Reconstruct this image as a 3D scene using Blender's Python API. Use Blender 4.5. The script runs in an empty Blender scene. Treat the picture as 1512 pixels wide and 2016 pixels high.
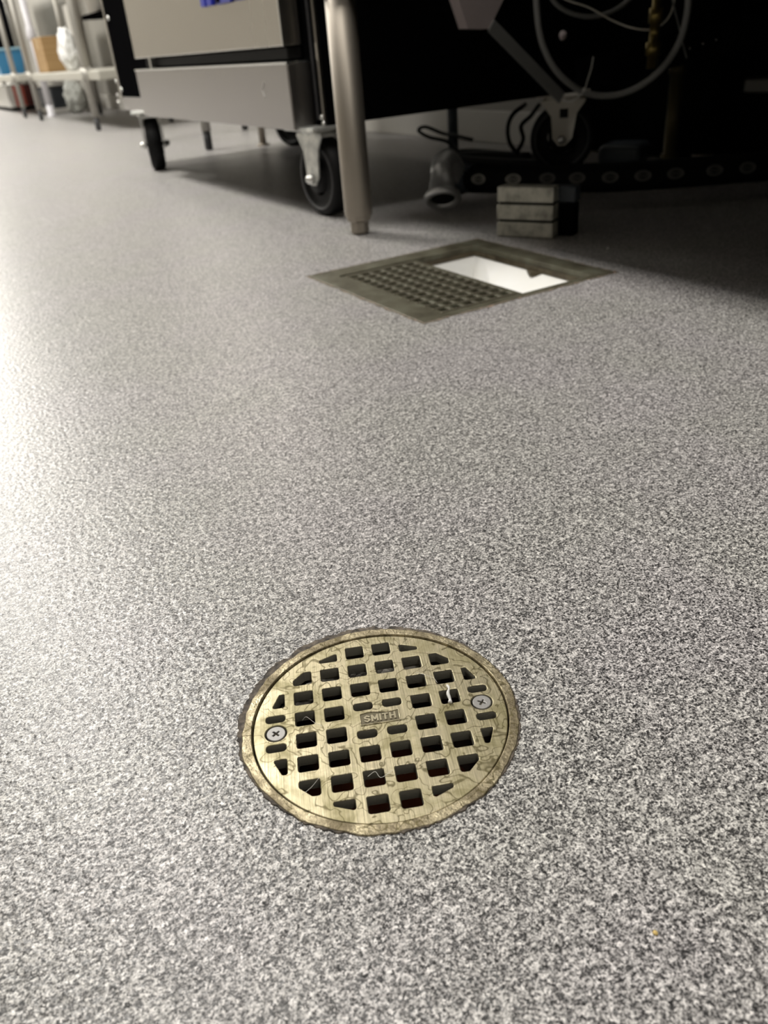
import bpy, bmesh, math, random
from mathutils import Vector, Matrix, Euler
from mathutils import noise as mnoise
random.seed(7)
sc = bpy.context.scene
COL = sc.collection
PI = math.pi

# ------------------------------------------------------------------ camera, world, light, exposure
RGT = Vector((0.8545683, -0.5138383, -0.0753880))
DWN = Vector((-0.3171457, -0.4013820, -0.8592503))
FWD = Vector((0.4112563, 0.7581969, -0.5059700))
EYE = Vector((0.0, 0.0, 0.29208))
FPX = 1590.0
cam = bpy.data.cameras.new('camera')
cam_o = bpy.data.objects.new('camera', cam)
COL.objects.link(cam_o)
M = Matrix((RGT, -DWN, -FWD)).transposed().to_4x4()
M.translation = EYE
cam_o.matrix_world = M
cam.sensor_fit = 'HORIZONTAL'
cam.sensor_width = 7.3
cam.lens = 7.3 * FPX / 1512.0
cam.clip_start = 0.01
cam.dof.use_dof = True
cam.dof.focus_distance = 0.43
cam.dof.aperture_fstop = 3.0
sc.camera = cam_o

w = bpy.data.worlds.new('world')
sc.world = w
w.use_nodes = True
w.node_tree.nodes['Background'].inputs[0].default_value = (1, 0.97, 0.93, 1)
w.node_tree.nodes['Background'].inputs[1].default_value = 0.02

LAMPS = [(0.05, -1.6, 27), (0.05, 0.75, 35), (0.05, 3.2, 102), (-0.45, 5.6, 110), (0.1, 8.3, 130), (0.15, 10.8, 190), (0.15, 13.0, 150)]
for (lu, lv, pw) in LAMPS:
    L = bpy.data.lights.new('ceiling_lamp', 'AREA')
    L.shape = 'RECTANGLE'; L.size = 0.55; L.size_y = 1.1
    L.energy = pw; L.color = (1.0, 0.968, 0.905)
    lo = bpy.data.objects.new('ceiling_lamp', L)
    lo.location = (lu, lv, 2.64); COL.objects.link(lo)

sc.view_settings.view_transform = 'Standard'
sc.view_settings.look = 'None'
sc.view_settings.exposure = -0.2
sc.view_settings.gamma = 1.0
sc.view_settings.use_curve_mapping = False

# ------------------------------------------------------------------ placing helpers (points in metres on real planes)
def _ray(x, y): return RGT*((x-756)/FPX) + DWN*((y-1008)/FPX) + FWD
def F(x, y, z=0.0):
    d = _ray(x, y); return EYE + d*((z-EYE.z)/d.z)
def U(x, y, u):
    d = _ray(x, y); return EYE + d*((u-EYE.x)/d.x)
def V(x, y, v):
    d = _ray(x, y); return EYE + d*((v-EYE.y)/d.y)

# ------------------------------------------------------------------ materials
def mat(name, color=(.5, .5, .5), rough=.5, metal=0.0, spec=0.5):
    m = bpy.data.materials.new(name); m.use_nodes = True
    b = m.node_tree.nodes['Principled BSDF']
    b.inputs['Base Color'].default_value = (*color, 1)
    b.inputs['Roughness'].default_value = rough
    b.inputs['Metallic'].default_value = metal
    b.inputs['Specular IOR Level'].default_value = spec
    return m
def nt(m): return m.node_tree.nodes, m.node_tree.links, m.node_tree.nodes['Principled BSDF']
def noise(m, scale, detail=2, rough=.5, stretch=(1, 1, 1), rot=(0, 0, 0), coord='Object', dist=0.0):
    N, L, b = nt(m)
    tc = N.new('ShaderNodeTexCoord'); mp = N.new('ShaderNodeMapping')
    mp.inputs['Scale'].default_value = stretch; mp.inputs['Rotation'].default_value = rot
    n = N.new('ShaderNodeTexNoise'); n.inputs['Scale'].default_value = scale
    n.inputs['Detail'].default_value = detail; n.inputs['Roughness'].default_value = rough
    n.inputs['Distortion'].default_value = dist
    L.new(tc.outputs[coord], mp.inputs[0]); L.new(mp.outputs[0], n.inputs['Vector'])
    return n.outputs['Fac']
def ramp(m, fac, stops, interp='LINEAR'):
    N, L, b = nt(m)
    r = N.new('ShaderNodeValToRGB'); r.color_ramp.interpolation = interp
    e = r.color_ramp.elements
    while len(e) < len(stops): e.new(0.5)
    for i, (p, c) in enumerate(stops):
        e[i].position = p; e[i].color = (*c, 1) if len(c) == 3 else c
    L.new(fac, r.inputs[0]); return r.outputs[0]
def mixc(m, a, b_, fac, mode='MIX'):
    N, L, b = nt(m)
    x = N.new('ShaderNodeMix'); x.data_type = 'RGBA'; x.blend_type = mode
    for s, v in ((0, fac), (6, a), (7, b_)):
        if hasattr(v, 'is_linked') or hasattr(v, 'links'): L.new(v, x.inputs[s])
        else: x.inputs[s].default_value = v if s == 0 else (*v, 1)
    return x.outputs[2]
def setc(m, out, inp='Base Color'):
    N, L, b = nt(m); L.new(out, b.inputs[inp])
def bump(m, h, strength=.3, dist=.001):
    N, L, b = nt(m)
    bp = N.new('ShaderNodeBump'); bp.inputs['Strength'].default_value = strength
    bp.inputs['Distance'].default_value = dist
    prev = b.inputs['Normal'].links[0].from_socket if b.inputs['Normal'].links else None
    if prev: L.new(prev, bp.inputs['Normal'])
    L.new(h, bp.inputs['Height']); L.new(bp.outputs[0], b.inputs['Normal'])
def g(v): return (v, v, v)

# speckled resin floor with an orange-peel surface
m_floor = mat('speckled_floor', rough=.36, spec=.5)
def flakes(m, scale, warp=.0012):
    N, L, b = nt(m)
    tc = N.new('ShaderNodeTexCoord'); wn = N.new('ShaderNodeTexNoise'); wn.inputs['Scale'].default_value = scale*1.3; wn.inputs['Detail'].default_value = 1
    sub = N.new('ShaderNodeVectorMath'); sub.operation = 'SUBTRACT'; sub.inputs[1].default_value = (.5, .5, .5)
    scl = N.new('ShaderNodeVectorMath'); scl.operation = 'SCALE'; scl.inputs['Scale'].default_value = warp*3
    add = N.new('ShaderNodeVectorMath'); add.operation = 'ADD'
    vo = N.new('ShaderNodeTexVoronoi'); vo.inputs['Scale'].default_value = scale
    sep = N.new('ShaderNodeSeparateColor')
    L.new(tc.outputs['Object'], wn.inputs['Vector']); L.new(wn.outputs['Color'], sub.inputs[0]); L.new(sub.outputs[0], scl.inputs[0])
    L.new(tc.outputs['Object'], add.inputs[0]); L.new(scl.outputs[0], add.inputs[1]); L.new(add.outputs[0], vo.inputs['Vector'])
    L.new(vo.outputs['Color'], sep.inputs[0]); return sep.outputs[0]
v1 = flakes(m_floor, 700)
n1 = noise(m_floor, 820, 2.5, .65)
ml = m_floor.node_tree.nodes.new('ShaderNodeMath'); ml.operation = 'MULTIPLY_ADD'; ml.inputs[1].default_value = .26
m_floor.node_tree.links.new(v1, ml.inputs[0]); m_floor.node_tree.links.new(n1, ml.inputs[2])
c1 = ramp(m_floor, ml.outputs[0], [(.45, (.018, .0175, .018)), (.54, (.070, .068, .070)), (.60, (.215, .21, .208)), (.67, (.43, .42, .415)), (.80, (.80, .785, .77))])
n2 = noise(m_floor, 300, 1, .5)
c2 = ramp(m_floor, n2, [(.36, g(.68)), (.5, g(1.0)), (.68, g(1.28))])
c3 = mixc(m_floor, c1, c2, 1.0, 'MULTIPLY')
n3 = noise(m_floor, 7, 2, .5)
tint = ramp(m_floor, n3, [(.40, (.99, .985, .955)), (.62, (1.0, .975, .985))])
setc(m_floor, mixc(m_floor, c3, tint, 1.0, 'MULTIPLY'))
bump(m_floor, noise(m_floor, 260, 1, .5), .5, .0012)
bump(m_floor, noise(m_floor, 900, 0, .5), .25, .0004)

def brushed(name, color, rough=.3, stretch=(600, 6, 600), bs=.12, metal=1.0):
    m = mat(name, color, rough, metal)
    f = noise(m, 1.0, 2, .6, stretch)
    if bs: bump(m, f, bs, .0003)
    f2 = noise(m, 1.0, 3, .6, tuple(s*.15 for s in stretch))
    r = ramp(m, f2, [(0, g(max(0, rough-.10))), (1, g(rough+.12))])
    setc(m, r, 'Roughness')
    return m
m_steel = brushed('brushed_stainless', (.45, .425, .385), .25, (60, 9, .6), 0)
m_steel_h = brushed('stainless_sheet', (.34, .325, .315), .31, (60, 3, 12), 0)
m_tube = brushed('stainless_tube', (.35, .315, .27), .52, (300, 300, 4), .05)
m_chrome = mat('bright_zinc', (.72, .72, .70), .22, 1.0)
m_zinc = mat('zinc_plate', (.55, .57, .56), .42, .6)
setc(m_zinc, ramp(m_zinc, noise(m_zinc, 60, 3), [(.35, (.50, .51, .49)), (.65, (.74, .74, .70))]))
m_plate = mat('pale_zinc_plate', (.78, .74, .66), .5, .15)
m_blackpaint = mat('black_enamel', (.004, .004, .0045), .75, 0, .0)
m_rubber = mat('black_rubber', (.006, .006, .0065), .6, 0, .2)
m_hose = mat('black_hose_rubber', (.006, .006, .0065), .7, 0, .08)
m_rim = mat('grey_wheel_rim', (.035, .035, .037), .5)
m_dark = mat('dark_recess', (.012, .0115, .011), .7, 0, .2)
m_wall = mat('painted_wall', (.52, .50, .45), .6)
setc(m_wall, ramp(m_wall, noise(m_wall, 2.5, 3), [(.35, (.38, .365, .33)), (.65, (.44, .425, .385))]))
m_wall2 = mat('grey_wall', (.20, .19, .17), .6)
setc(m_wall2, ramp(m_wall2, noise(m_wall2, 1.0, 1, .5, (.4, 1.7, .05)), [(.34, (.07, .066, .06)), (.47, (.22, .21, .19)), (.55, (.30, .285, .25)), (.66, (.55, .52, .45))]))  # vertical tone bands added to vary the reflections in the steel door
m_ceil = mat('ceiling_tile', (.60, .59, .57), .9)
m_base = mat('cove_base', (.68, .66, .61), .45)
m_blue = mat('blue_letter', (.012, .025, .42), .35)
m_bin = mat('blue_plastic', (.025, .17, .34), .35)
m_card = mat('cardboard', (.42, .28, .13), .85)
setc(m_card, ramp(m_card, noise(m_card, 3, 2, .5, (1, 1, 40)), [(.3, (.29, .175, .07)), (.7, (.38, .245, .11))]))
m_card2 = mat('parcel_tape', (.46, .33, .18), .4)
m_pvc = mat('white_pvc', (.72, .71, .75), .35)
m_bag = mat('white_film', (.78, .78, .76), .45)
m_red = mat('red_print', (.62, .12, .08), .5)
m_paper = mat('white_board', (.80, .79, .76), .6)
m_slate = mat('slate_plastic', (.045, .055, .07), .5)
m_cable = mat('grey_cable', (.30, .30, .29), .45)
m_hosegrey = mat('grey_hose', (.34, .34, .33), .5)
m_wire = mat('white_wire', (.88, .85, .76), .5)
m_brass = mat('brass', (.36, .27, .09), .4, .9)
m_alu = mat('cast_aluminium', (.66, .67, .68), .38, .7)
bump(m_alu, noise(m_alu, 300, 2), .15, .0005)
m_mauve = mat('galvanised_gusset', (.72, .62, .61), .5, .0)
m_bar = mat('aluminium_bar', (.36, .35, .31), .5, .35)
setc(m_bar, ramp(m_bar, noise(m_bar, 45, 4, .6), [(.32, (.24, .23, .20)), (.5, (.50, .49, .43)), (.7, (.64, .62, .55))]))
m_enamel = mat('white_enamel', (.93, .93, .91), .25)
setc(m_enamel, ramp(m_enamel, noise(m_enamel, 16, 4, .6), [(.24, (.62, .50, .33)), (.36, (.92, .91, .87)), (.7, (.95, .95, .94))]))
m_lint = mat('pale_lint', (.75, .74, .68), .8)
m_crumb = mat('yellow_crumb', (.75, .55, .2), .7)

# aged nickel bronze: brushing, olive tarnish and water marks
def bronze(name, base=(.60, .535, .365), dirty=(.19, .17, .075), rough=.36, brush=(1500, 22, 10), grime=.62):
    m = mat(name, base, rough, .85)
    br = noise(m, 1.0, 3, .6, brush)
    c = ramp(m, br, [(.30, tuple(x*.62 for x in base)), (.5, base), (.72, tuple(min(1, x*1.28) for x in base))])
    t = noise(m, 46, 4, .62, dist=.6)
    tf = ramp(m, t, [(.41, g(0)), (grime, g(.68)), (.8, g(.88))])
    c = mixc(m, c, dirty, tf)
    ed = noise(m, 75, 1.5, .5, dist=1.2)
    ef = ramp(m, ed, [(.478, g(0)), (.495, g(.8)), (.505, g(.8)), (.522, g(0))])
    c = mixc(m, c, (.12, .10, .045), ef)
    setc(m, c)
    rr = ramp(m, t, [(.35, g(rough-.04)), (.7, g(rough+.22))]); setc(m, rr, 'Roughness')
    bump(m, br, .22, .0002)
    bump(m, noise(m, 420, 3, .6), .12, .0004)
    return m
m_bronze = bronze('nickel_bronze')
m_ring = bronze('worn_bronze_ring', (.46, .40, .27), (.12, .095, .055), .42, (600, 600, 20), .58)
bump(m_ring, noise(m_ring, 260, 4, .65), .5, .0012)
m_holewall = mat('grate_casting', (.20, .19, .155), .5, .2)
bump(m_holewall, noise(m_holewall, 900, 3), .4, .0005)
m_bowl = mat('rusty_bowl', (.03, .024, .02), .35)
setc(m_bowl, ramp(m_bowl, noise(m_bowl, 40, 4, .6), [(.35, (.012, .010, .009)), (.55, (.035, .022, .015)), (.72, (.11, .035, .015))]))
m_sludge = mat('grey_sediment', (.15, .14, .12), .7)
setc(m_sludge, ramp(m_sludge, noise(m_sludge, 120, 4), [(.35, (.16, .145, .125)), (.65, (.50, .47, .41))]))
bump(m_sludge, noise(m_sludge, 160, 4), .8, .003)
m_grime = mat('dark_grime', (.07, .055, .045), .75)
setc(m_grime, ramp(m_grime, noise(m_grime, 220, 4), [(.35, (.025, .02, .016)), (.65, (.16, .13, .10))]))
bump(m_grime, noise(m_grime, 500, 3), .7, .001)
m_sink = mat('dirty_cast_iron', (.10, .095, .065), .5, .25)
setc(m_sink, ramp(m_sink, noise(m_sink, 28, 4, .6), [(.3, (.045, .038, .022)), (.5, (.095, .088, .058)), (.7, (.14, .14, .10))]))
bump(m_sink, noise(m_sink, 160, 3), .4, .001)
m_sinkrim = mat('rust_brown_rim', (.10, .085, .055), .55, .2)
setc(m_sinkrim, ramp(m_sinkrim, noise(m_sinkrim, 22, 4, .6, (1, 3, 1)), [(.3, (.04, .028, .014)), (.5, (.085, .066, .036)), (.7, (.13, .115, .075))]))
m_edgegrime = mat('edge_grout', (.20, .17, .13), .8)
setc(m_edgegrime, ramp(m_edgegrime, noise(m_edgegrime, 150, 4), [(.35, (.07, .06, .04)), (.55, (.20, .17, .13)), (.72, (.36, .22, .15))]))

# ------------------------------------------------------------------ mesh helpers
def obj(name, bm, m, parent=None, loc=None, smooth=False, bevel=0.0):
    me = bpy.data.meshes.new(name)
    bmesh.ops.recalc_face_normals(bm, faces=bm.faces[:])
    bm.to_mesh(me); bm.free()
    if smooth:
        for p in me.polygons: p.use_smooth = True
    for mm in (m if isinstance(m, (list, tuple)) else [m]): me.materials.append(mm)
    o = bpy.data.objects.new(name, me); COL.objects.link(o)
    if loc is not None: o.location = loc
    if parent: o.parent = parent
    if bevel:
        b = o.modifiers.new('bevel', 'BEVEL'); b.width = bevel; b.segments = 2; b.limit_method = 'ANGLE'
    return o
def thing(name, label, cat, loc=(0, 0, 0), rz=0, group=None):
    o = bpy.data.objects.new(name, None); COL.objects.link(o)
    o.empty_display_size = .05
    o.location = loc; o.rotation_euler = (0, 0, rz)
    o['label'] = label; o['category'] = cat
    if group: o['group'] = group
    return o
def tag(o, label, cat, group=None, kind=None):
    o['label'] = label; o['category'] = cat
    if group: o['group'] = group
    if kind: o['kind'] = kind
    return o
def struct(name, bm, m, label=None, **k):
    o = obj(name, bm, m, **k); o['kind'] = 'structure'; o['label'] = label; o['category'] = name.split('_')[0]
    return o
def box(bm, lo, hi, bev=0.0, rot=None, seg=2):
    lo, hi = Vector(lo), Vector(hi); c = (lo+hi)/2; s = hi-lo
    mt = Matrix.Translation(c) @ (rot.to_4x4() if rot else Matrix()) @ Matrix.Diagonal((*s, 1))
    r = bmesh.ops.create_cube(bm, size=1, matrix=mt)
    if bev:
        vs = set(r['verts']); es = [e for e in bm.edges if e.verts[0] in vs and e.verts[1] in vs]
        bmesh.ops.bevel(bm, geom=es, offset=bev, segments=seg, affect='EDGES', profile=.5)
    return bm
def B(): return bmesh.new()
def frame_from(d):
    d = d.normalized(); up = Vector((0, 0, 1)) if abs(d.z) < .95 else Vector((1, 0, 0))
    a = d.cross(up).normalized(); return a, a.cross(d).normalized()
def cyl(bm, p, q, r, r2=None, n=24, caps=True):
    p, q = Vector(p), Vector(q); a, b = frame_from(q-p); r2 = r if r2 is None else r2
    A = [bm.verts.new(p+(a*math.cos(t)+b*math.sin(t))*r) for t in [2*PI*i/n for i in range(n)]]
    C = [bm.verts.new(q+(a*math.cos(t)+b*math.sin(t))*r2) for t in [2*PI*i/n for i in range(n)]]
    for i in range(n):
        f = bm.faces.new((A[i], A[(i+1) % n], C[(i+1) % n], C[i])); f.smooth = True
    if caps: bm.faces.new(A); bm.faces.new(C)
    return bm
def lathe(bm, p, d, prof, n=32, close=False):
    """profile of (distance along d, radius)"""
    p, d = Vector(p), Vector(d).normalized(); a, b = frame_from(d); rings = []
    for (h, r) in prof:
        if r < 1e-6: rings.append([bm.verts.new(p+d*h)])
        else: rings.append([bm.verts.new(p+d*h+(a*math.cos(2*PI*i/n)+b*math.sin(2*PI*i/n))*r) for i in range(n)])
    if close: rings.append(rings[0])
    for R0, R1 in zip(rings, rings[1:]):
        for i in range(n):
            j = (i+1) % n
            if len(R0) == 1 and len(R1) == 1: continue
            if len(R0) == 1: f = bm.faces.new((R0[0], R1[i], R1[j]))
            elif len(R1) == 1: f = bm.faces.new((R0[i], R0[j], R1[0]))
            else: f = bm.faces.new((R0[i], R0[j], R1[j], R1[i]))
            f.smooth = True
    return bm
def catmull(pts, k=8):
    P = [Vector(p) for p in pts]; P = [P[0]*2-P[1]]+P+[P[-1]*2-P[-2]]; out = []
    for i in range(1, len(P)-2):
        for s in range(k):
            t = s/k; a, b, c, d = P[i-1], P[i], P[i+1], P[i+2]
            out.append(.5*((2*b)+(c-a)*t+(2*a-5*b+4*c-d)*t*t+(3*b-a-3*c+d)*t**3))
    out.append(P[-2]); return out
def tube(bm, pts, r, n=12, k=8, smooth=True):
    P = catmull(pts, k) if smooth else [Vector(p) for p in pts]
    prev = None; rings = []
    for i, p in enumerate(P):
        t = (P[min(i+1, len(P)-1)]-P[max(i-1, 0)]).normalized()
        if prev is None: a, b = frame_from(t)
        else:
            a = (prev-t*prev.dot(t)).normalized(); b = t.cross(a)
        prev = a
        rr = r(i/(len(P)-1)) if callable(r) else r
        rings.append([bm.verts.new(p+(a*math.cos(2*PI*j/n)+b*math.sin(2*PI*j/n))*rr) for j in range(n)])
    for R0, R1 in zip(rings, rings[1:]):
        for j in range(n):
            f = bm.faces.new((R0[j], R0[(j+1) % n], R1[(j+1) % n], R1[j])); f.smooth = True
    bm.faces.new(rings[0]); bm.faces.new(rings[-1])
    return bm
def prism(bm, poly, nrm, depth):
    """planar outline of 3-D points pushed along nrm"""
    nrm = Vector(nrm).normalized()*depth
    A = [bm.verts.new(Vector(p)) for p in poly]; C = [bm.verts.new(Vector(p)+nrm) for p in poly]
    n = len(A); bm.faces.new(A); bm.faces.new(C[::-1])
    for i in range(n): bm.faces.new((A[i], A[(i+1) % n], C[(i+1) % n], C[i]))
    return bm
def plate_with_holes(outer, holes, z0, z1, bev=0.0):
    """flat plate with openings -> new mesh datablock; top at z1"""
    cu = bpy.data.curves.new('plate', 'CURVE'); cu.dimensions = '2D'; cu.fill_mode = 'BOTH'
    for loop in [outer]+holes:
        sp = cu.splines.new('POLY'); sp.points.add(len(loop)-1)
        for q, (x, y) in zip(sp.points, loop): q.co = (x, y, 0, 1)
        sp.use_cyclic_u = True
    cu.extrude = max(0.0, (z1-z0)/2-bev); cu.bevel_depth = bev; cu.bevel_resolution = 1
    if bev: cu.offset = -bev
    o = bpy.data.objects.new('plate', cu); COL.objects.link(o)
    dg = bpy.context.evaluated_depsgraph_get()
    me = bpy.data.meshes.new_from_object(o.evaluated_get(dg))
    COL.objects.unlink(o); bpy.data.objects.remove(o); bpy.data.curves.remove(cu)
    me.transform(Matrix.Translation((0, 0, (z0+z1)/2)))
    return me
def mesh_obj(name, me, m, parent=None):
    me.materials.clear()
    for mm in (m if isinstance(m, (list, tuple)) else [m]): me.materials.append(mm)
    o = bpy.data.objects.new(name, me); me.name = name; COL.objects.link(o)
    if parent: o.parent = parent
    return o
def fillet(poly, r, n=4):
    out = []; N = len(poly)
    for i in range(N):
        p, a, b = Vector(poly[i]), Vector(poly[i-1]), Vector(poly[(i+1) % N])
        u, v = (a-p), (b-p); lu, lv = u.length, v.length; u.normalize(); v.normalize()
        ang = u.angle(v); rr = min(r, .42*min(lu, lv)*math.tan(ang/2))
        d = rr/math.tan(ang/2); s, e = p+u*d, p+v*d
        c = p+(u+v).normalized()*(rr/math.sin(ang/2))
        a0 = math.atan2((s-c).y, (s-c).x); a1 = math.atan2((e-c).y, (e-c).x)
        while a1-a0 > PI: a1 -= 2*PI
        while a1-a0 < -PI: a1 += 2*PI
        for k in range(n+1):
            t = a0+(a1-a0)*k/n; out.append((c.x+rr*math.cos(t), c.y+rr*math.sin(t)))
    return out
def clip_half(poly, n, R):
    out = []
    for i in range(len(poly)):
        p, q = poly[i], poly[(i+1) % len(poly)]
        dp, dq = p[0]*n[0]+p[1]*n[1]-R, q[0]*n[0]+q[1]*n[1]-R
        if dp <= 0: out.append(p)
        if dp*dq < 0:
            t = dp/(dp-dq); out.append((p[0]+(q[0]-p[0])*t, p[1]+(q[1]-p[1])*t))
    return out
def circle(r, n=96, cx=0, cy=0, jit=None):
    return [(cx+(r+(jit(2*PI*i/n) if jit else 0))*math.cos(2*PI*i/n), cy+(r+(jit(2*PI*i/n) if jit else 0))*math.sin(2*PI*i/n)) for i in range(n)]
def rect(x0, y0, x1, y1): return [(x0, y0), (x1, y0), (x1, y1), (x0, y1)]

# ------------------------------------------------------------------ the room
DC = (0.1316, 0.2657); DYAW = -0.40593         # round drain
SK = (0.6505, 0.934); SH = 0.1515              # square floor sink, half side
U0, U1, V0, V1, H = -2.3, 1.6, -3.0, 14.0, 2.7
fl = plate_with_holes(rect(U0, V0, U1, V1),
                      [circle(.0665, 64, *DC), rect(SK[0]-SH+.004, SK[1]-SH+.004, SK[0]+SH-.004, SK[1]+SH-.004)], 0, 0)
fo = mesh_obj('floor', fl, m_floor); fo['kind'] = 'structure'; fo['label'] = 'grey speckled resin floor'; fo['category'] = 'floor'
bm = B(); box(bm, (U0-.1, V0, H), (U1+.1, V1, H+.1)); struct('ceiling', bm, m_ceil, 'pale ceiling above the aisle')
bm = B(); box(bm, (U1, V0, 0), (U1+.1, V1, H)); struct('wall_right', bm, m_wall, 'beige wall behind the equipment')
bm = B(); box(bm, (U0-.1, V0, 0), (U0, V1, H)); struct('wall_left', bm, m_wall2, 'beige wall across the aisle')
bm = B(); box(bm, (U0, V1, 0), (U1, V1+.1, H)); struct('wall_far', bm, m_wall, 'beige wall at the far end')
bm = B(); box(bm, (U0, V0-.1, 0), (U1, V0, H)); struct('wall_near', bm, m_wall, 'beige wall behind the viewer')
bm = B(); box(bm, (U1-.012, V0, 0), (U1, V1, .085), .003); struct('baseboard_right', bm, m_base, 'low pale base along the right wall')

# ------------------------------------------------------------------ round floor drain
PT = 0.014854
drain = thing('floor_drain', 'round bronze floor drain with square-holed grate in the foreground floor', 'floor drain', (DC[0], DC[1], 0), DYAW)
GR = .0632
def edge_jit(t): return .0011*mnoise.noise(Vector((math.cos(t)*3.1, math.sin(t)*3.1, 4))) + .0007*mnoise.noise(Vector((math.cos(t)*14, math.sin(t)*14, 1)))
ring_me = plate_with_holes(circle(.0688, 180, jit=edge_jit), [circle(GR+.00065, 128)], -.012, .0009, .0005)
ring = mesh_obj('frame_ring', ring_me, m_ring, drain)
# crust of old sealant around the ring, widest on the far left side
def crust_r(t):
    side = max(0, math.cos(t-2.2))
    return .0690+.0002+.0058*side**1.3*(.6+.6*mnoise.noise(Vector((math.cos(t)*9, math.sin(t)*9, 7)))) + .0013*mnoise.noise(Vector((math.cos(t)*30, math.sin(t)*30, 2)))
crust = mesh_obj('sealant_crust', plate_with_holes([(crust_r(2*PI*i/420)*math.cos(2*PI*i/420), crust_r(2*PI*i/420)*math.sin(2*PI*i/420)) for i in range(420)],
                 [circle(.0668, 128)], -.003, .0006, .0003), m_grime, drain)
crust['label'] = 'dark crumbling sealant around the ring'
holes = []
def hole(cx, cy, hw=.325, hh=.325, r=.085, cut=None):
    p = rect(cx-hw, cy-hh, cx+hw, cy+hh)
    if cut:
        l = math.hypot(cx, cy); p = clip_half(p, (cx/l, cy/l), cut)
    holes.append([(x*PT, y*PT) for (x, y) in fillet(p, r)])
for sx in (-1, 1):
    for sy in (-1, 1):
        for (x, y) in ((2.5, .5), (2.5, 1.5), (1.5, .5), (1.5, 1.5), (1.5, 2.5), (.5, 1.5), (.5, 2.5), (.5, 3.5)): hole(x*sx, y*sy)
        hole(2.5*sx, 2.5*sy, cut=3.72)
        hole(3.5*sx, 1.5*sy, r=.07, cut=3.78); hole(1.5*sx, 3.5*sy, r=.07, cut=3.78)
        hole(.5*sx, .645*sy, .325, .185, .13)
        hole(3.5*sx, .66*sy, .325, .165, .13)
for sx in (-1, 1): holes.append(circle(.0054, 40, 3.5*sx*PT, 0))
plate = plate_with_holes(circle(GR, 160), holes, -.0065, 0, .0004)
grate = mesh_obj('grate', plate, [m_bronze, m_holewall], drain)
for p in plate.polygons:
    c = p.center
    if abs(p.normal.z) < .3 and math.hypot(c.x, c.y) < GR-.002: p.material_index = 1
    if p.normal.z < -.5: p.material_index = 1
# maker's plate: shallow sunk field with raised letters
lw, lh = .68*PT, .27*PT
top = [(-lw+2*lw*i/16, lh+.055*PT*math.sin(PI*(i/16)*2)*1.0) for i in range(17)]
outl = [(-lw, -lh), (lw, -lh)]+[(x, y) for (x, y) in reversed(top)]
inl = [(x*.955, y*.90) for (x, y) in outl]
lf = mesh_obj('name_border', plate_with_holes(outl, [inl], -.0002, .00045, .00012), m_bronze, grate)
m_field = mat('sunk_field', (.14, .122, .08), .5, .7)
fd = mesh_obj('name_field', plate_with_holes(inl, [], -.0002, .00006), m_field, grate)
m_letter = mat('raised_letter_bronze', (.44, .395, .28), .38, .8)
STROKES = {'S': [(1, 1.7, .5, 2), (.5, 2, 0, 1.6), (0, 1.6, .15, 1.15), (.15, 1.15, .85, .85), (.85, .85, 1, .4), (1, .4, .5, 0), (.5, 0, 0, .3)],
           'M': [(0, 0, 0, 2), (0, 2, .6, .5), (.6, .5, 1.2, 2), (1.2, 2, 1.2, 0)], 'I': [(0, 0, 0, 2)],
           'T': [(.5, 0, .5, 2), (0, 2, 1, 2)], 'H': [(0, 0, 0, 2), (1, 0, 1, 2), (0, 1, 1, 1)]}
bm = B(); cs_, wst = .152*PT, .031*PT; xx = 0
adv = {'S': 1, 'M': 1.2, 'I': 0, 'T': 1, 'H': 1}; gap_ = .62
tot = sum(adv[c] for c in 'SMITH')+gap_*4
for ch in 'SMITH':
    for (x0, y0, x1, y1) in STROKES[ch]:
        p_, q_ = Vector(((x0+xx-tot/2)*cs_*1.0, (y0-1)*cs_*.82, 0)), Vector(((x1+xx-tot/2)*cs_*1.0, (y1-1)*cs_*.82, 0))
        d_ = (q_-p_).normalized(); n_ = Vector((-d_.y, d_.x, 0))*wst; p_ -= d_*wst*.8; q_ += d_*wst*.8
        prism(bm, [p_+n_, q_+n_, q_-n_, p_-n_], (0, 0, 1), .00042+5e-6*(len(bm.verts)//8))
    xx += adv[ch]+gap_
obj('lettering', bm, m_letter, grate)
# screws
cross = [(.0011*a, .00036*b) for a, b in ()]
a_, b_ = .0021, .00042
cr = [(b_, b_), (b_, a_), (-b_, a_), (-b_, b_), (-a_, b_), (-a_, -b_), (-b_, -b_), (-b_, -a_), (b_, -a_), (b_, -b_), (a_, -b_), (a_, b_)]
def screw(sx, rot):
    me = plate_with_holes(circle(.0047, 40), [[(x*math.cos(rot)-y*math.sin(rot), x*math.sin(rot)+y*math.cos(rot)) for (x, y) in cr]], -.0016, -.0001, .0003)
    s = mesh_obj('screw', me, m_screw, grate); s.location = (3.5*sx*PT, 0, 0)
    b2 = B(); cyl(b2, (0, 0, -.0058), (0, 0, -.0015), .0046); f = obj('screw_recess', b2, m_field, grate, (3.5*sx*PT, 0, 0))
    return s
m_screw = mat('zinc_screw', (.36, .35, .34), .5, .6)
bump(m_screw, noise(m_screw, 700, 2), .15, .0003)
screw(-1, .72).__setitem__('label', 'grey cross-head screw'); screw(1, .95).__setitem__('label', 'grey cross-head screw')
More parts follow.
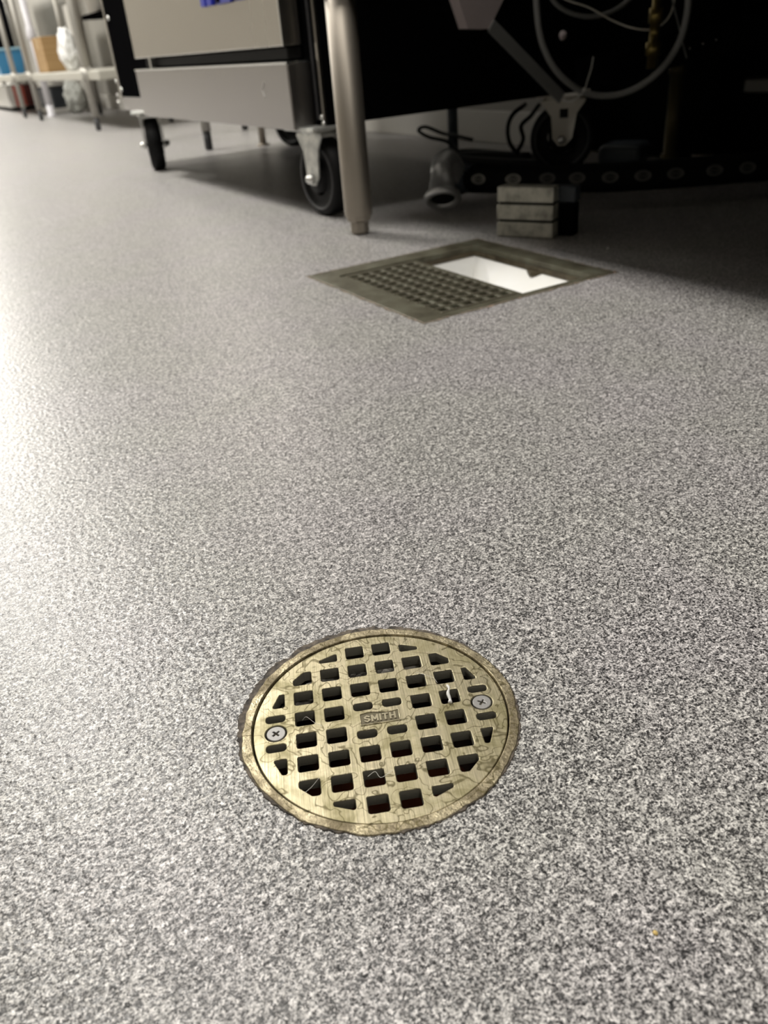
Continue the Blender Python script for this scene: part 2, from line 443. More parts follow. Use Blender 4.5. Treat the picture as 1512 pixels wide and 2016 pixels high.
# bowl below
bm = B(); lathe(bm, (0, 0, 0), (0, 0, -1), [(.0075, .0668), (.013, .0668), (.0135, .0575), (.030, .056), (.075, .050), (.082, .030), (.083, 0)], 64)
bowl = obj('drain_bowl', bm, m_bowl, drain)
bm = B()
for i in range(40):
    t = .9+i/40*1.7; rr = .0505+.003*random.random()
    bmesh.ops.create_icosphere(bm, subdivisions=2, radius=1, matrix=Matrix.Translation((rr*math.cos(t), rr*math.sin(t), -.0165+.003*random.random())) @ Matrix.Diagonal((.007, .005, .0045+.003*random.random(), 1)))
obj('sediment', bm, m_sludge, drain, smooth=True)
bm = B(); lathe(bm, (0, 0, -.070), (0, 0, 1), [(0, 0), (0, .0502)], 48)
m_water = mat('brown_water', (.045, .013, .006), .06)
obj('standing_water', bm, m_water, drain)

# lint and crumbs near the drain
def strand(pts, r, label, m=None):
    b2 = B(); tube(b2, pts, r, 6, 8); o = obj('lint_strand', b2, m or m_lint, smooth=True); return tag(o, label, 'lint', 'lint strands on the drain')
def D(gx, gy, z=.0008):   # grid coordinates of the grate -> room
    c, s = math.cos(DYAW), math.sin(DYAW); return Vector((DC[0]+(gx*c-gy*s)*PT, DC[1]+(gx*s+gy*c)*PT, z))
strand([D(-2.62, .62, -.003), D(-2.45, .48, .001), D(-2.2, .15, .0012), D(-1.95, -.02, .0006)], .00009, 'pale lint hair at the hole right of the left screw')
strand([D(1.55, 1.9, .0006), D(1.85, 1.6, .0016), D(2.1, 1.45, .001), D(2.2, 1.2, .0005)], .00009, 'fine white hair curling over a hole left of the right screw')
strand([D(.1, -2.35, .0005), D(-.3, -2.6, .001), D(-.45, -2.35, .0012), D(-.7, -2.45, .0005)], .0001, 'white wisp of lint in a hole below the lettering')
strand([D(-2.2, -2.2, .0005), D(-2.45, -2.55, .0012), D(-2.75, -2.75, .0005)], .00008, 'thin hair over the chamfered hole at lower left of the grate')
b2 = B(); tube(b2, [D(2.5, .95, .0012), D(2.52, .72, .0022), D(2.44, .5, .002), D(2.46, .26, .0010), D(2.43, .12, .001)], lambda t: .0003+.00035*abs(math.sin(7*t+1))+.0005*t, 8, 6)
tag(obj('paper_scrap', b2, m_paper, smooth=True), 'twisted white scrap lying on the grate beside the right screw', 'scrap')
def crumb(name, p, r, m, label, cat='crumb'):
    b2 = B(); bmesh.ops.create_icosphere(b2, subdivisions=2, radius=r)
    for v in b2.verts: v.co *= 1+.35*mnoise.noise(v.co*900); v.co.z *= .6
    o = obj(name, b2, m, None, (p.x, p.y, r*.5), True); return tag(o, label, cat)
crumb('crumb', F(1290, 1838), .0010, m_crumb, 'tiny yellow crumb on the floor at lower right')
crumb('crumb', F(1197, 490), .0018, m_paper, 'white crumb on the shaded floor behind the floor sink')

# ------------------------------------------------------------------ square floor sink
sink = thing('floor_sink', 'square floor sink with half grate and white basin set flush in the floor', 'floor sink', (SK[0], SK[1], 0))
def sq_jit(half, amp, n=60, seed=0):
    out = []
    cs = [(-half, -half), (half, -half), (half, half), (-half, half)]
    for k in range(4):
        (x0, y0), (x1, y1) = cs[k], cs[(k+1) % 4]
        for i in range(n):
            t = i/n; x, y = x0+(x1-x0)*t, y0+(y1-y0)*t
            d = amp*mnoise.noise(Vector((x*60, y*60, seed)))+amp*.5*mnoise.noise(Vector((x*190, y*190, seed)))
            l = max(abs(x), abs(y)); out.append((x*(1+d/l), y*(1+d/l)))
    return out
IN = .121
YN, YF = -.1415, .116
mesh_obj('sink_frame', plate_with_holes(sq_jit(SH, .0008), [rect(-IN, YN, IN, YF)], -.010, .0010, .0005), m_sink, sink)
eg = mesh_obj('edge_sealant', plate_with_holes(sq_jit(SH+.0035, .0028, seed=3), [sq_jit(SH-.003, .001)], -.004, .0006), m_edgegrime, sink)
eg['label'] = 'rough brown sealant edge'
# inner seat ledge
mesh_obj('grate_seat', plate_with_holes(rect(-IN-.002, YN-.002, IN+.002, YF+.002), [rect(-IN+.008, YN+.002, IN-.001, YF-.001)], -.014, -.007), m_sinkrim, sink)
# half grate over the aisle side
gx0, gx1, gy0, gy1 = -IN+.0012, .008, YN+.0012, YF-.0012
gh = []
nx, ny = 6, 13
px, py = (gx1-gx0-.014)/nx, (gy1-gy0-.016)/ny
for i in range(nx):
    for j in range(ny):
        cx, cy = gx0+.007+px*(i+.5), gy0+.008+py*(j+.5)
        gh.append(fillet(rect(cx-px*.33, cy-py*.33, cx+px*.33, cy+py*.33), .0015, 2))
half = mesh_obj('half_grate', plate_with_holes(fillet(rect(gx0, gy0, gx1, gy1), .003), gh, -.0065, -.0003, .0006), m_sink, sink)
# raised ribs between the rows
bm = B()
for j in range(ny+1):
    y = gy0+.008+py*j
    box(bm, (gx0+.006, y-.0016, -.001), (gx1-.006, y+.0016, .0007), .0005)
m_rib = mat('worn_iron', (.22, .20, .15), .4, .6)
obj('rib', bm, m_rib, half)
# white basin with sloping sides
bm = B()
R0 = [bm.verts.new((x, y, -.0138)) for x, y in rect(-IN+.004, YN, IN+.001, YF+.001)]
R1 = [bm.verts.new((x, y, -.075)) for x, y in rect(-.070, -.09, .068, .06)]
for k in range(4): bm.faces.new((R0[k], R0[(k+1) % 4], R1[(k+1) % 4], R1[k]))
bm.faces.new(R1)
bs = obj('basin', bm, m_enamel, sink); bs['label'] = 'white enamel basin seen through the open half'
# flake of dirt hanging over the far rim
bm = B(); prism(bm, [(IN+.001, -.006, -.0135), (IN-.006, -.021, -.0138), (IN-.008, -.026, -.0138), (IN-.005, -.032, -.0138), (IN+.001, -.046, -.0135)], (0, 0, -1), .006)
obj('rust_flake', bm, m_sinkrim, sink)

# ------------------------------------------------------------------ large steel appliance on casters
UF, VR, VL, UB, ZB = .735, 1.446, 2.795, 1.33, .160
app = thing('kitchen_appliance', 'stainless steel appliance with black body and blue letters, standing on casters', 'kitchen appliance', (UF, VR, 0))
OFF = Vector((-UF, -VR, 0))
def ap(name, bm, m, parent=None, smooth=False, bevel=0.0, label=None):
    o = obj(name, bm, m, parent or app, None, smooth, bevel)
    if parent is None or parent == app:
        o.data.transform(Matrix.Translation(OFF))
    else:
        o.data.transform(Matrix.Translation(OFF))
    if label: o['label'] = label
    return o
bm = B(); box(bm, (UF, VR, ZB), (UB, VL, 1.0), .002)
ap('body', bm, m_blackpaint, label='black enamelled body panels')
bm = B(); box(bm, (UF-.003, 2.30, ZB-.002), (UF+.012, VL-.002, ZB+.034), .002); ap('base_frame', bm, m_steel_h, label='low steel base rail')
# corner trims
bm = B(); box(bm, (UF-.004, VR-.002, ZB), (UF+.003, VR+.005, 1.0), .001); ap('corner_trim', bm, m_steel)
bm = B(); box(bm, (UF-.004, VL-.010, ZB+.028), (UF+.010, VL+.003, 1.0), .001); ap('corner_trim', bm, m_steel)
bm = B(); box(bm, (UF-.003, VR+.022, ZB+.01), (UF+.003, VR+.028, 1.0), .001); ap('inner_trim', bm, m_rim)
# door and lower front, folded sheet with returned edges
def pan(name, v0, v1, z0, z1, depth, lip=.004):
    b2 = B(); box(b2, (.69, v0, z0), (.69+depth, v1, z1), .0025, seg=3)
    return ap(name, b2, m_steel_h if name == 'lower_panel' else m_steel)
door = pan('door', 1.490, 2.420, .2905, .95, .036)
low = pan('lower_panel', 1.487, 2.440, .1555, .2640, .050)
bm = B(); box(bm, (.6885, 1.487, .2625), (.735, 2.440, .2665), .0012); ap('top_lip', bm, m_chrome, low)
bm = B(); box(bm, (.6885, 1.4895, .2905), (.6925, 1.494, .95), .0008); ap('edge_strip', bm, m_chrome, door)
bm = B(); box(bm, (.705, 1.51, .270), (.733, 2.38, .2885), .002); ap('recess_strip', bm, m_dark)  # dark strip filling the recess between door and lower panel
bm = B(); box(bm, (.69, 2.29, .262), (.705, 2.30, .292), .001); ap('door_stop', bm, m_chrome)
# scuff on the lower panel
p0 = U(519, 162, .6894); p1 = U(517, 176, .6894); p2 = U(522, 192, .6894)
bm = B(); tube(bm, [p0, p1, p2], .0009, 6, 5); ap('scuff_mark', bm, m_paper, low)
# raised blue letters, only their feet enter the picture
zb = .3685
bm = B()
for (a, b2_, h) in ((1.8516, 1.8250, .09), (1.8175, 1.7890, .09)): box(bm, (.6835, b2_, zb+.002), (.6905, a, zb+h), .002)
box(bm, (.6835, 1.789, zb+.042), (.6905, 1.8516, zb+.060), .002)
ap('blue_letter', bm, m_blue, door)
bm = B()
box(bm, (.6835, 1.735, zb+.001), (.6905, 1.766, zb+.09), .004); box(bm, (.6835, 1.690, zb+.001), (.6905, 1.766, zb+.022), .004)
box(bm, (.6835, 1.690, zb+.07), (.6905, 1.766, zb+.09), .004)
ap('blue_letter', bm, m_blue, door)
bm = B()
box(bm, (.6835, 1.645, zb+.001), (.6905, 1.671, zb+.09), .003); box(bm, (.6835, 1.600, zb+.001), (.6905, 1.671, zb+.022), .003)
ap('blue_letter', bm, m_blue, door)
# screws and bolts on the far front strip
def rnd_screw(u, v, z, r):
    b2 = B(); lathe(b2, (u, v, z), (-1, 0, 0), [(0, r), (.002, r), (.0045, r*.75), (.0052, r*.4), (.0035, 0)], 16); ap('screw', b2, m_chrome)
for (x, y) in ((214, 36), (240, 176)):
    q = U(x, y, UF-.001); rnd_screw(q.x, q.y, q.z, .0062)
for (x, y) in ((229, 160), (232, 187), (234, 201), (634, 231), (638, 243)):
    q = U(x, y, UF-.005); rnd_screw(UF-.004, q.y, q.z, .0045)
q = V(1108, 70, VR-.002)
bm = B(); lathe(bm, (q.x, VR-.0005, q.z), (0, -1, 0), [(0, .009), (.003, .009), (.007, .006), (.008, 0)], 16); ap('bolt', bm, m_mauve)
# casters
def caster(name, cu, cv, ang, label=None, hole_=False):
    D_, WT = .140, .040
    R_ = Matrix.Translation((cu, cv, 0)) @ Matrix.Rotation(ang, 4, 'Z')
    def fin(nm, b2, m, par, **k):
        bmesh.ops.transform(b2, matrix=Matrix.Translation(OFF) @ R_, verts=b2.verts[:])
        return obj(nm, b2, m, par, **k)
    b2 = B()
    box(b2, (-.05, -.055, ZB-.007), (.05, .055, ZB), .002)                 # mounting plate
    lathe(b2, (0, 0, ZB-.007), (0, 0, -1), [(0, .034), (.005, .036), (.009, .030), (.010, 0)], 28)
    for s in (-1, 1):                                                     # fork cheeks, tapered and flared at the top
        x0 = s*(WT/2+.006)
        prism(b2, [(x0, -.048, ZB-.016), (x0, -.030, ZB-.040), (x0, -.022, .072), (x0, -.008, .057), (x0, .008, .057), (x0, .020, .072), (x0, .024, ZB-.045), (x0, .046, ZB-.016)], (s, 0, 0), .0035)
    box(b2, (-.0295, -.046, ZB-.018), (.0295, .044, ZB-.012), .001)
    c = fin(name, b2, m_plate if hole_ else m_zinc, app)
    if hole_:
        b2 = B(); x1 = -(WT/2+.006)-.0036; box(b2, (x1-.0006, -.012, .112), (x1+.001, .006, .130)); fin('square_hole', b2, m_dark, c)
    if label: c['label'] = label
    b2 = B(); lathe(b2, (-WT/2, 0, D_/2), (1, 0, 0), [(.003, .033), (.006, .052), (0, .055), (.0, .064), (.005, .0692), (WT/2, .070), (WT-.005, .0692), (WT, .064), (WT, .055), (WT-.006, .052), (WT-.003, .033)], 48)
    wh = fin('wheel', b2, m_rubber, c)
    b2 = B(); 
    for s in (-1, 1): lathe(b2, (s*WT/2, 0, D_/2), (s, 0, 0), [(-.003, .0545), (.0012, .0555), (.0012, .0590), (-.003, .060)], 48)
    fin('wheel_rim', b2, m_rim, wh)
    b2 = B(); lathe(b2, (-WT/2-.003, 0, D_/2), (1, 0, 0), [(0, 0), (0, .028), (WT+.006, .028), (WT+.006, 0)], 24)
    fin('hub', b2, m_rubber, wh)
    b2 = B(); cyl(b2, (-WT/2-.020, 0, D_/2-.001), (WT/2+.020, 0, D_/2-.001), .0045, n=16)
    for s in (-1, 1):
        cyl(b2, (s*(WT/2+.010), 0, D_/2-.001), (s*(WT/2+.018), 0, D_/2-.001), .0095, n=6)
        lathe(b2, (s*(WT/2+.018), 0, D_/2-.001), (s, 0, 0), [(0, .007), (.004, .006), (.006, 0)], 16)
    fin('axle_bolt', b2, m_chrome, c)
    return c
caster('caster', .748, 1.494, 0.06)
caster('caster', .750, 2.600, -.30)
rc = caster('caster', 1.335, 1.485, .80, hole_=True)
caster('caster', 1.25, 2.70, .4)
# gusset and brace bolted on the black side
zpl = VR-.030
bm = B(); prism(bm, [V(880, -70, zpl), V(921, 56, zpl), V(963, 57, zpl), V(1025, -70, zpl)], (0, 1, 0), .028); ap('gusset', bm, m_mauve, label='pinkish grey folded gusset')
bm = B()
a0, a1 = V(968, 50, zpl-.004), V(1107, 193, zpl-.004); dd = (a1-a0).normalized(); nn = Vector((-dd.z, 0, dd.x))*.0115
prism(bm, [a0+nn, a1+nn, a1-nn, a0-nn], (0, 1, 0), .004); ap('brace', bm, m_cable, label='flat grey diagonal brace')

# ------------------------------------------------------------------ equipment stand in front of it (black body on tubular legs)
st = thing('equipment_stand', 'equipment on a round stainless tube leg just in front of the steel appliance', 'equipment', (.696, 1.284, 0))
def sp(name, bm, m, **k):
    o = obj(name, bm, m, st, None, **k); o.data.transform(Matrix.Translation((-.696, -1.284, 0))); return o
bm = B(); box(bm, (.700, -1.6, .345), (1.02, 1.325, .86), .004); sp('body', bm, m_blackpaint)  # extended and lowered to keep light off the floor below
bm = B(); box(bm, (.668, -1.6, .80), (1.56, 1.330, .90), .004); sp('work_surface', bm, m_steel_h)
bm = B(); box(bm, (1.568, -1.6, .006), (1.585, 1.80, .86), .002); sp('wall_shade_panel', bm, m_blackpaint)  # added black sheet, stands in for the shade on the wall
for (lu, lv) in ((.698, 1.284), (.698, -1.55), (1.515, 1.25), (1.515, -1.55)):
    rear = lu > 1
    b2 = B(); lathe(b2, (lu, lv, 0), (0, 0, 1), [(.030, .0), (.030, .0232), (.032, .0238), (.40, .0238), (.40, 0)], 40)
    lg = sp('leg', b2, m_blackpaint if rear else m_tube)
    b2 = B(); lathe(b2, (lu, lv, 0), (0, 0, 1), [(0, 0), (0, .013), (.004, .0165), (.020, .0165), (.024, .0215), (.030, .0225), (.030, 0)], 8 if not rear else 16)
    for f in b2.faces: f.smooth = False
    ft = obj('foot', b2, m_tube, lg); ft.data.transform(Matrix.Translation((-.696, -1.284, 0)))
    if not rear:
        b2 = B(); lathe(b2, (lu, lv, .350), (0, 0, 1), [(0, .0238), (0, .030), (.024, .032), (.024, 0)], 32)
        fo_ = obj('leg_socket', b2, m_dark, lg); fo_.data.transform(Matrix.Translation((-.696, -1.284, 0)))

# ------------------------------------------------------------------ things lying under the equipment
bl = thing('metal_block', 'block of three grey grooved metal bars standing behind the floor sink', 'metal block', (*F(1032, 468).xy, 0))
e0, e1 = F(978, 466), F(1087, 471)
dx = (e1-e0).normalized(); dn = Vector((-dx.y, dx.x, 0));  dn = dn if dn.x > 0 else -dn
bl.rotation_euler = (0, 0, math.atan2(dx.y, dx.x)); Wb = (e1-e0).length
bl.location = (*((e0+e1)/2).xy, 0)
for k_ in range(3):
    z0 = .001+k_*.0262
    b2 = B(); box(b2, (-Wb/2+.001*(k_ == 2), 0, z0), (Wb/2, .026, z0+.0225), .0015)
    obj('bar', b2, m_bar, bl)
    if k_ < 2:
        b2 = B(); box(b2, (-Wb/2+.004, .002, z0+.0222), (Wb/2-.003, .024, z0+.0265)); obj('spacer', b2, m_dark, bl)
b2 = B(); box(b2, (-Wb/2+.02, .026, 0), (Wb/2+.024, .052, .048), .002); obj('backing', b2, m_blackpaint, bl)
b2 = B(); box(b2, (-Wb/2+.02, .024, .050), (Wb/2+.026, .050, .073), .002); obj('rear_bar', b2, m_slate, bl)
b2 = B(); box(b2, (-Wb/2+.03, .028, .0475), (Wb/2+.010, .048, .0505)); obj('spacer', b2, m_dark, bl)

HZ = .045
hp = [F(x, y, HZ) for (x, y) in ((908, 351), (953, 353), (1017, 352.5), (1083, 351), (1202, 349), (1323, 342), (1460, 331), (1560, 322))]
hose = thing('drain_hose', 'black hose with a row of pale oval badges and grey metal elbow end', 'hose', (hp[0].x, hp[0].y, 0))
HO = Matrix.Translation((-hp[0].x, -hp[0].y, 0))
def hs(name, bm, m, par=None, **k):
    o = obj(name, bm, m, par or hose, **k); o.data.transform(HO); return o
b2 = B(); tube(b2, hp, .0250, 20, 8); hs('hose', b2, m_hose)
hd_ = catmull(hp, 40)
def px_x(p): return 756+FPX*(p-EYE).dot(RGT)/(p-EYE).dot(FWD)
m_oval2 = mat('shaded_oval_print', (.10, .095, .09), .6)  # darker copy for the farther badges, their shadow put into the colour
m_oval = mat('oval_print', (.30, .29, .27), .5, .3)
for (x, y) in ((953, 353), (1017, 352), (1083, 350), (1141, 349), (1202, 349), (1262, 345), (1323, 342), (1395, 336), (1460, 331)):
    i_n = min(range(1, len(hd_)-1), key=lambda q: abs(px_x(hd_[q])-x)); c = hd_[i_n]
    t = (hd_[i_n+1]-hd_[i_n-1]).normalized()
    out = (EYE-c); out = (out-t*out.dot(t)).normalized(); upv = t.cross(out)
    b2 = B()
    def orng(ra, rb, h0, h1, n=36):
        def P_(r_s, h, k): 
            an = 2*PI*k/n; y_ = math.sin(an)*rb*r_s; base = math.sqrt(max(0, .0250**2-y_**2))
            return c+t*math.cos(an)*ra*r_s+upv*y_+out*(base+h)
        A = [b2.verts.new(P_(1, h0, k)) for k in range(n)]; Bv = [b2.verts.new(P_(1, h1, k)) for k in range(n)]
        Cv = [b2.verts.new(P_(.78, h1, k)) for k in range(n)]; Dv = [b2.verts.new(P_(.74, h0, k)) for k in range(n)]
        for k in range(n):
            j = (k+1) % n
            for q in ((A, Bv), (Bv, Cv), (Cv, Dv)): b2.faces.new((q[0][k], q[0][j], q[1][j], q[1][k]))
    orng(.0145, .0092, -.001, .0007); orng(.0100, .0058, -.001, .0005)
    for s_ in (-.0045, -.0015, .0015, .0045):
        pc = c+t*s_+out*.0251
        prism(b2, [pc-t*.0008-upv*.002, pc+t*.0008-upv*.002, pc+t*.0008+upv*.002, pc-t*.0008+upv*.002], out, .0004)
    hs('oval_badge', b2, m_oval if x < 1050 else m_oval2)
mc = F(872, 394, .024)
vh = Vector((EYE.x-mc.x, EYE.y-mc.y, 0)).normalized()
ax = (vh*math.cos(math.radians(52))*-1+Vector((0, 0, 1))*math.sin(math.radians(52))).normalized()   # from the mouth back into the fitting
b2 = B(); lathe(b2, mc, ax, [(.004, .0225), (-.001, .0245), (-.003, .029), (-.001, .0335), (.006, .0345), (.011, .0325), (.0145, .0255), (.034, .0235), (.037, .0215), (.058, .0205), (.066, .0205), (.066, .017), (.010, .019), (.004, .0225)], 40)
elb = hs('elbow_fitting', b2, m_alu)
elb['label'] = 'grey cast metal elbow with open flanged mouth'
top_ = mc+ax*.062
to_h = (hp[0]-top_); to_h.z = 0
b2 = B(); tube(b2, [top_-ax*.014, top_, top_+ax*.012+to_h*.12, top_+ax*.010+to_h*.40, hp[0]*.9+top_*.1, hp[0]+(hp[1]-hp[0]).normalized()*.006], .0205, 24, 8); hs('bend', b2, m_alu, elb)
b2 = B(); hd = (hp[1]-hp[0]).normalized(); lathe(b2, hp[0], hd, [(-.004, .020), (-.004, .0285), (.006, .0285), (.008, .026), (.03, .0255)], 36); hs('collar', b2, m_slate, elb)
b2 = B(); lathe(b2, mc+ax*.0035, ax, [(0, 0), (0, .0224)], 32); hs('bore', b2, m_dark, elb)

# grey gas hose hanging in a loop, white thermocouple wire, cable tie, second cable
def cab(name, pts, r, m, label, cat, k=8):
    b2 = B(); tube(b2, pts, r, 12, k); o = obj(name, b2, m, smooth=True); return tag(o, label, cat)
zl = 1.385
cab('gas_hose', [V(1072, -160, zl), V(1058, -60, zl), V(1057, 20, zl), V(1069, 90, zl), V(1100, 145, zl-.01), V(1150, 182, zl-.02), V(1205, 188, zl-.05), V(1255, 172, zl-.085), V(1300, 138, zl-.12), V(1335, 88, zl-.15), V(1352, 30, zl-.165), V(1356, -40, zl-.17), V(1354, -160, zl-.17)], .0060, m_hosegrey, 'thick grey hose hanging in a wide loop beside the brace', 'hose')
cab('power_cable', [V(1062, -60, 1.36), V(1085, -5, 1.36), V(1115, 22, 1.36), V(1160, 33, 1.36), V(1205, 22, 1.36), V(1245, -8, 1.36), V(1270, -60, 1.36)], .0040, m_cable, 'dark grey cable drooping across the top inside the hose loop', 'cable')
cab('thin_wire', [V(1070, -30, 1.32), V(1112, -2, 1.32), V(1160, 15, 1.315), V(1205, 40, 1.31), V(1245, 55, 1.29), V(1282, 58, 1.275), V(1310, 42, 1.265), V(1326, 8, 1.26), V(1328, -60, 1.26)], .0016, m_wire, 'thin white wire curving inside the grey hose loop', 'wire')
cab('thin_wire', [V(1318, -40, 1.25), V(1326, 10, 1.25), V(1335, 45, 1.25), V(1344, 85, 1.25), V(1352, 115, 1.25)], .0014, m_cable, 'short dark wire dropping behind the right side of the hose loop', 'wire')
b2 = B(); tube(b2, [V(1168, 112, 1.345), V(1164, 135, 1.342), V(1156, 160, 1.338), V(1151, 176, 1.332), V(1140, 190, 1.340), V(1125, 199, 1.385), V(1108, 197, 1.408), V(1104, 192, 1.42)], .0013, 8, 6)
bmesh.ops.create_icosphere(b2, subdivisions=2, radius=.0042, matrix=Matrix.Translation(V(1150, 177, 1.330)))
tag(obj('cable_tie', b2, m_paper, smooth=True), 'white cable tie binding the grey hose to the brace end', 'cable tie')
# gas fittings, beam, ledge and pipes against the wall
b2 = B(); pb = V(1292, 20, 1.26)
lathe(b2, (pb.x, pb.y, .20), (0, 0, 1), [(0, 0), (0, .010), (.022, .010), (.022, .014), (.044, .014), (.044, .009), (.075, .009), (.075, .0125), (.10, .0125), (.10, .008), (.2, .008), (.2, 0)], 8)
tag(obj('brass_fitting', b2, m_brass), 'yellow brass pipe fitting behind the thin white wire', 'pipe fitting')
b2 = B(); pb = V(1325, 230, 1.31)
lathe(b2, (pb.x, pb.y, 0), (0, 0, 1), [(0, 0), (0, .018), (.03, .018), (.03, .014), (.18, .014), (.18, .017), (.20, .017), (.20, 0)], 20)
tag(obj('gas_pipe', b2, mat('dull_brass_pipe', (.09, .07, .03), .5, .5)), 'dull brown upright pipe below the dark beam', 'pipe')
b2 = B(); q0, q1 = V(1130, 150, 1.44), V(1540, 45, 1.12)
bd = (q1-q0); bdx = Vector((bd.x, bd.y, 0)).normalized(); bn = Vector((-bdx.y, bdx.x, 0))
prism(b2, [q0+Vector((0, 0, .03)), q1+Vector((0, 0, .028)), q1-Vector((0, 0, .028)), q0-Vector((0, 0, .03))], bn, .03)
bm_o = tag(thing('dark_beam', 'black sloping beam with three small bright rivets behind the hose loop', 'beam', (0, 0, 0)), 'black sloping beam with three small bright rivets behind the hose loop', 'beam')
obj('beam_body', b2, m_blackpaint, bm_o)
for (x, y) in ((1358, 95), (1384, 86), (1410, 78)):
    dr = _ray(x, y); tt = (q0-EYE).dot(bn)/dr.dot(bn); c = EYE+dr*tt
    b2 = B(); lathe(b2, c, -bn, [(0, .0022), (.0015, .0018), (.002, 0)], 12); obj('rivet', b2, m_chrome, bm_o)
b2 = B(); box(b2, (1.50, .2, .145), (1.566, 1.16, .170), .004)
tag(obj('wall_ledge', b2, mat('dull_ledge', (.10, .095, .085), .5, .4)), 'narrow grey steel ledge low on the wall at far right', 'ledge')
b2 = B(); pc = F(1228, 322)
box(b2, (pc.x-.05, pc.y-.05, 0), (pc.x+.05, pc.y+.05, .045), .016, Matrix.Rotation(.5, 3, 'Z'), 4)
tag(obj('grey_tub', b2, m_slate), 'small faint grey tub on the dark floor behind the hose', 'tub')
cab('floor_cable', [V(905, 300, 1.9), V(880, 279, 1.95), V(845, 270, 2.0), V(824, 257, 2.0), V(838, 250, 2.0), V(870, 262, 1.98), V(900, 268, 1.9), V(930, 275, 1.85)], .0045, m_rubber, 'black cable making a narrow loop on the floor under the appliance', 'cable')
cab('floor_cable', [V(1035, 205, 1.62), V(1010, 225, 1.62), V(1000, 250, 1.62), V(1003, 280, 1.62), V(1020, 305, 1.62)], .0050, m_rubber, 'black cable hanging left of the rear caster', 'cable')
cab('floor_cable', [V(1062, 205, 1.60), V(1045, 228, 1.60), V(1026, 248, 1.60), V(1030, 275, 1.60), V(1015, 305, 1.60)], .0050, m_rubber, 'black cable nearest the rear caster, with a kink', 'cable')
cab('coiled_cable', [F(880, 305, .01), F(930, 300, .01), F(1000, 306, .01), F(1060, 312, .012), F(1140, 318, .012), F(1060, 322, .01), F(960, 318, .01), F(890, 312, .01), F(950, 305, .02), F(1040, 308, .02)], .0100, m_rubber, 'thick black cable coiled flat behind the oval badged hose', 'cable')
b2 = B(); pr_ = F(893, 300); cyl(b2, (pr_.x, pr_.y, 0), (pr_.x, pr_.y, .16), .014, n=20)
tag(obj('support_post', b2, m_slate), 'short dark post on the floor under the appliance', 'post')

# ------------------------------------------------------------------ prep tables further along the wall
def table(name, label, v0, v1, shelf=True, us=1.03, ub=1.40, zs=.24, ov=.07):
    t = thing(name, label, 'table', (us, v0, 0), 0, 'steel prep tables along the wall')
    T = Matrix.Translation((-us, -v0, 0))
    def q(nm, b2, m, par=None, **k):
        o = obj(nm, b2, m, par or t, **k); o.data.transform(T); return o
    b2 = B(); box(b2, (us-.05, v0-ov, .86), (ub+.06, v1+ov, .90), .006); q('tabletop', b2, m_steel_h)
    if shelf:
        b2 = B(); box(b2, (us+.0, v0-ov*3.4, zs-.022), (ub+.03, v1+ov, zs+.018), .006); q('undershelf', b2, m_shelf)
    for (u_, v_) in ((us, v0), (us, v1), (ub, v0), (ub, v1)):
        b2 = B(); cyl(b2, (u_, v_, .06), (u_, v_, .87), .0165, n=24); lg = q('leg', b2, m_leg)
        b2 = B(); lathe(b2, (u_, v_, 0), (0, 0, 1), [(0, 0), (0, .011), (.008, .0135), (.06, .0135), (.062, 0)], 16); q('foot', b2, m_rim, lg)
        if shelf:
            b2 = B(); lathe(b2, (u_, v_, zs-.03), (0, 0, 1), [(0, .016), (0, .0215), (.06, .0215), (.06, .016)], 20); q('shelf_clamp', b2, m_leg, lg)
    return t
m_shelf = mat('galvanised_shelf', (.47, .455, .40), .45, .3)
m_leg = mat('table_leg_steel', (.40, .385, .35), .5, .6)
table('prep_table', 'steel prep table just past the appliance, one leg seen under its panel', 2.93, 3.5, shelf=False)
table('prep_table', 'steel prep table holding the cardboard box on its undershelf', 4.48, 5.93)
table('prep_table', 'far steel prep table with the blue bin on its undershelf', 6.50, 8.3, ov=.02)
b2 = B(); cyl(b2, (1.19, 2.83, 0), (1.19, 2.83, .30), .012, n=20); lathe(b2, (1.19, 2.83, 0), (0, 0, 1), [(0, 0), (0, .022), (.006, .022), (.006, .012)], 20)
tag(obj('drain_pipe', b2, m_tube), 'thin upright steel pipe seen under the lower steel panel', 'pipe')
# box on the shelf
ZS = .2585
b2 = B(); box(b2, (0, -.14, 0), (.13, .14, .18), .003)
cb = thing('cardboard_box', 'brown cardboard box on the undershelf of the middle table', 'box', (1.075, 5.72, ZS)); obj('carton', b2, m_card, cb)
b2 = B(); box(b2, (.0, -.02, .1795), (.13, .02, .181)); box(b2, (-.0008, -.02, .12), (.001, .02, .18)); obj('tape', b2, m_card2, cb)
# crumpled white bags
def lumpy(name, label, cat, loc, sc_, m, seed, amp=.35, fr=3.0):
    b2 = B(); bmesh.ops.create_icosphere(b2, subdivisions=4, radius=1)
    for v in b2.verts:
        n_ = mnoise.noise(v.co*fr+Vector((seed, 0, 0)))+.5*mnoise.noise(v.co*fr*2.3+Vector((0, seed, 0)))
        v.co *= 1+amp*n_; v.co.x *= sc_[0]; v.co.y *= sc_[1]; v.co.z = max(-.93, v.co.z)*sc_[2]+sc_[2]*.93
    return tag(obj(name, b2, m, None, loc, True), label, cat)
lumpy('plastic_bag', 'crumpled white plastic bag on the undershelf right of the cardboard box', 'bag', (1.105, 5.08, ZS), (.045, .06, .10), m_bag, 3)
b2 = B(); box(b2, (1.41, 6.12, 0), (1.44, 6.36, .62), .006)
tag(obj('pale_board', b2, m_base), 'pale upright board standing between the two far tables', 'board')
b2 = B(); box(b2, (1.44, 4.3, .52), (1.597, 6.05, .545), .003)
tag(obj('wall_shelf', b2, m_blackpaint), 'dark narrow shelf fixed to the wall above the undershelf', 'shelf')
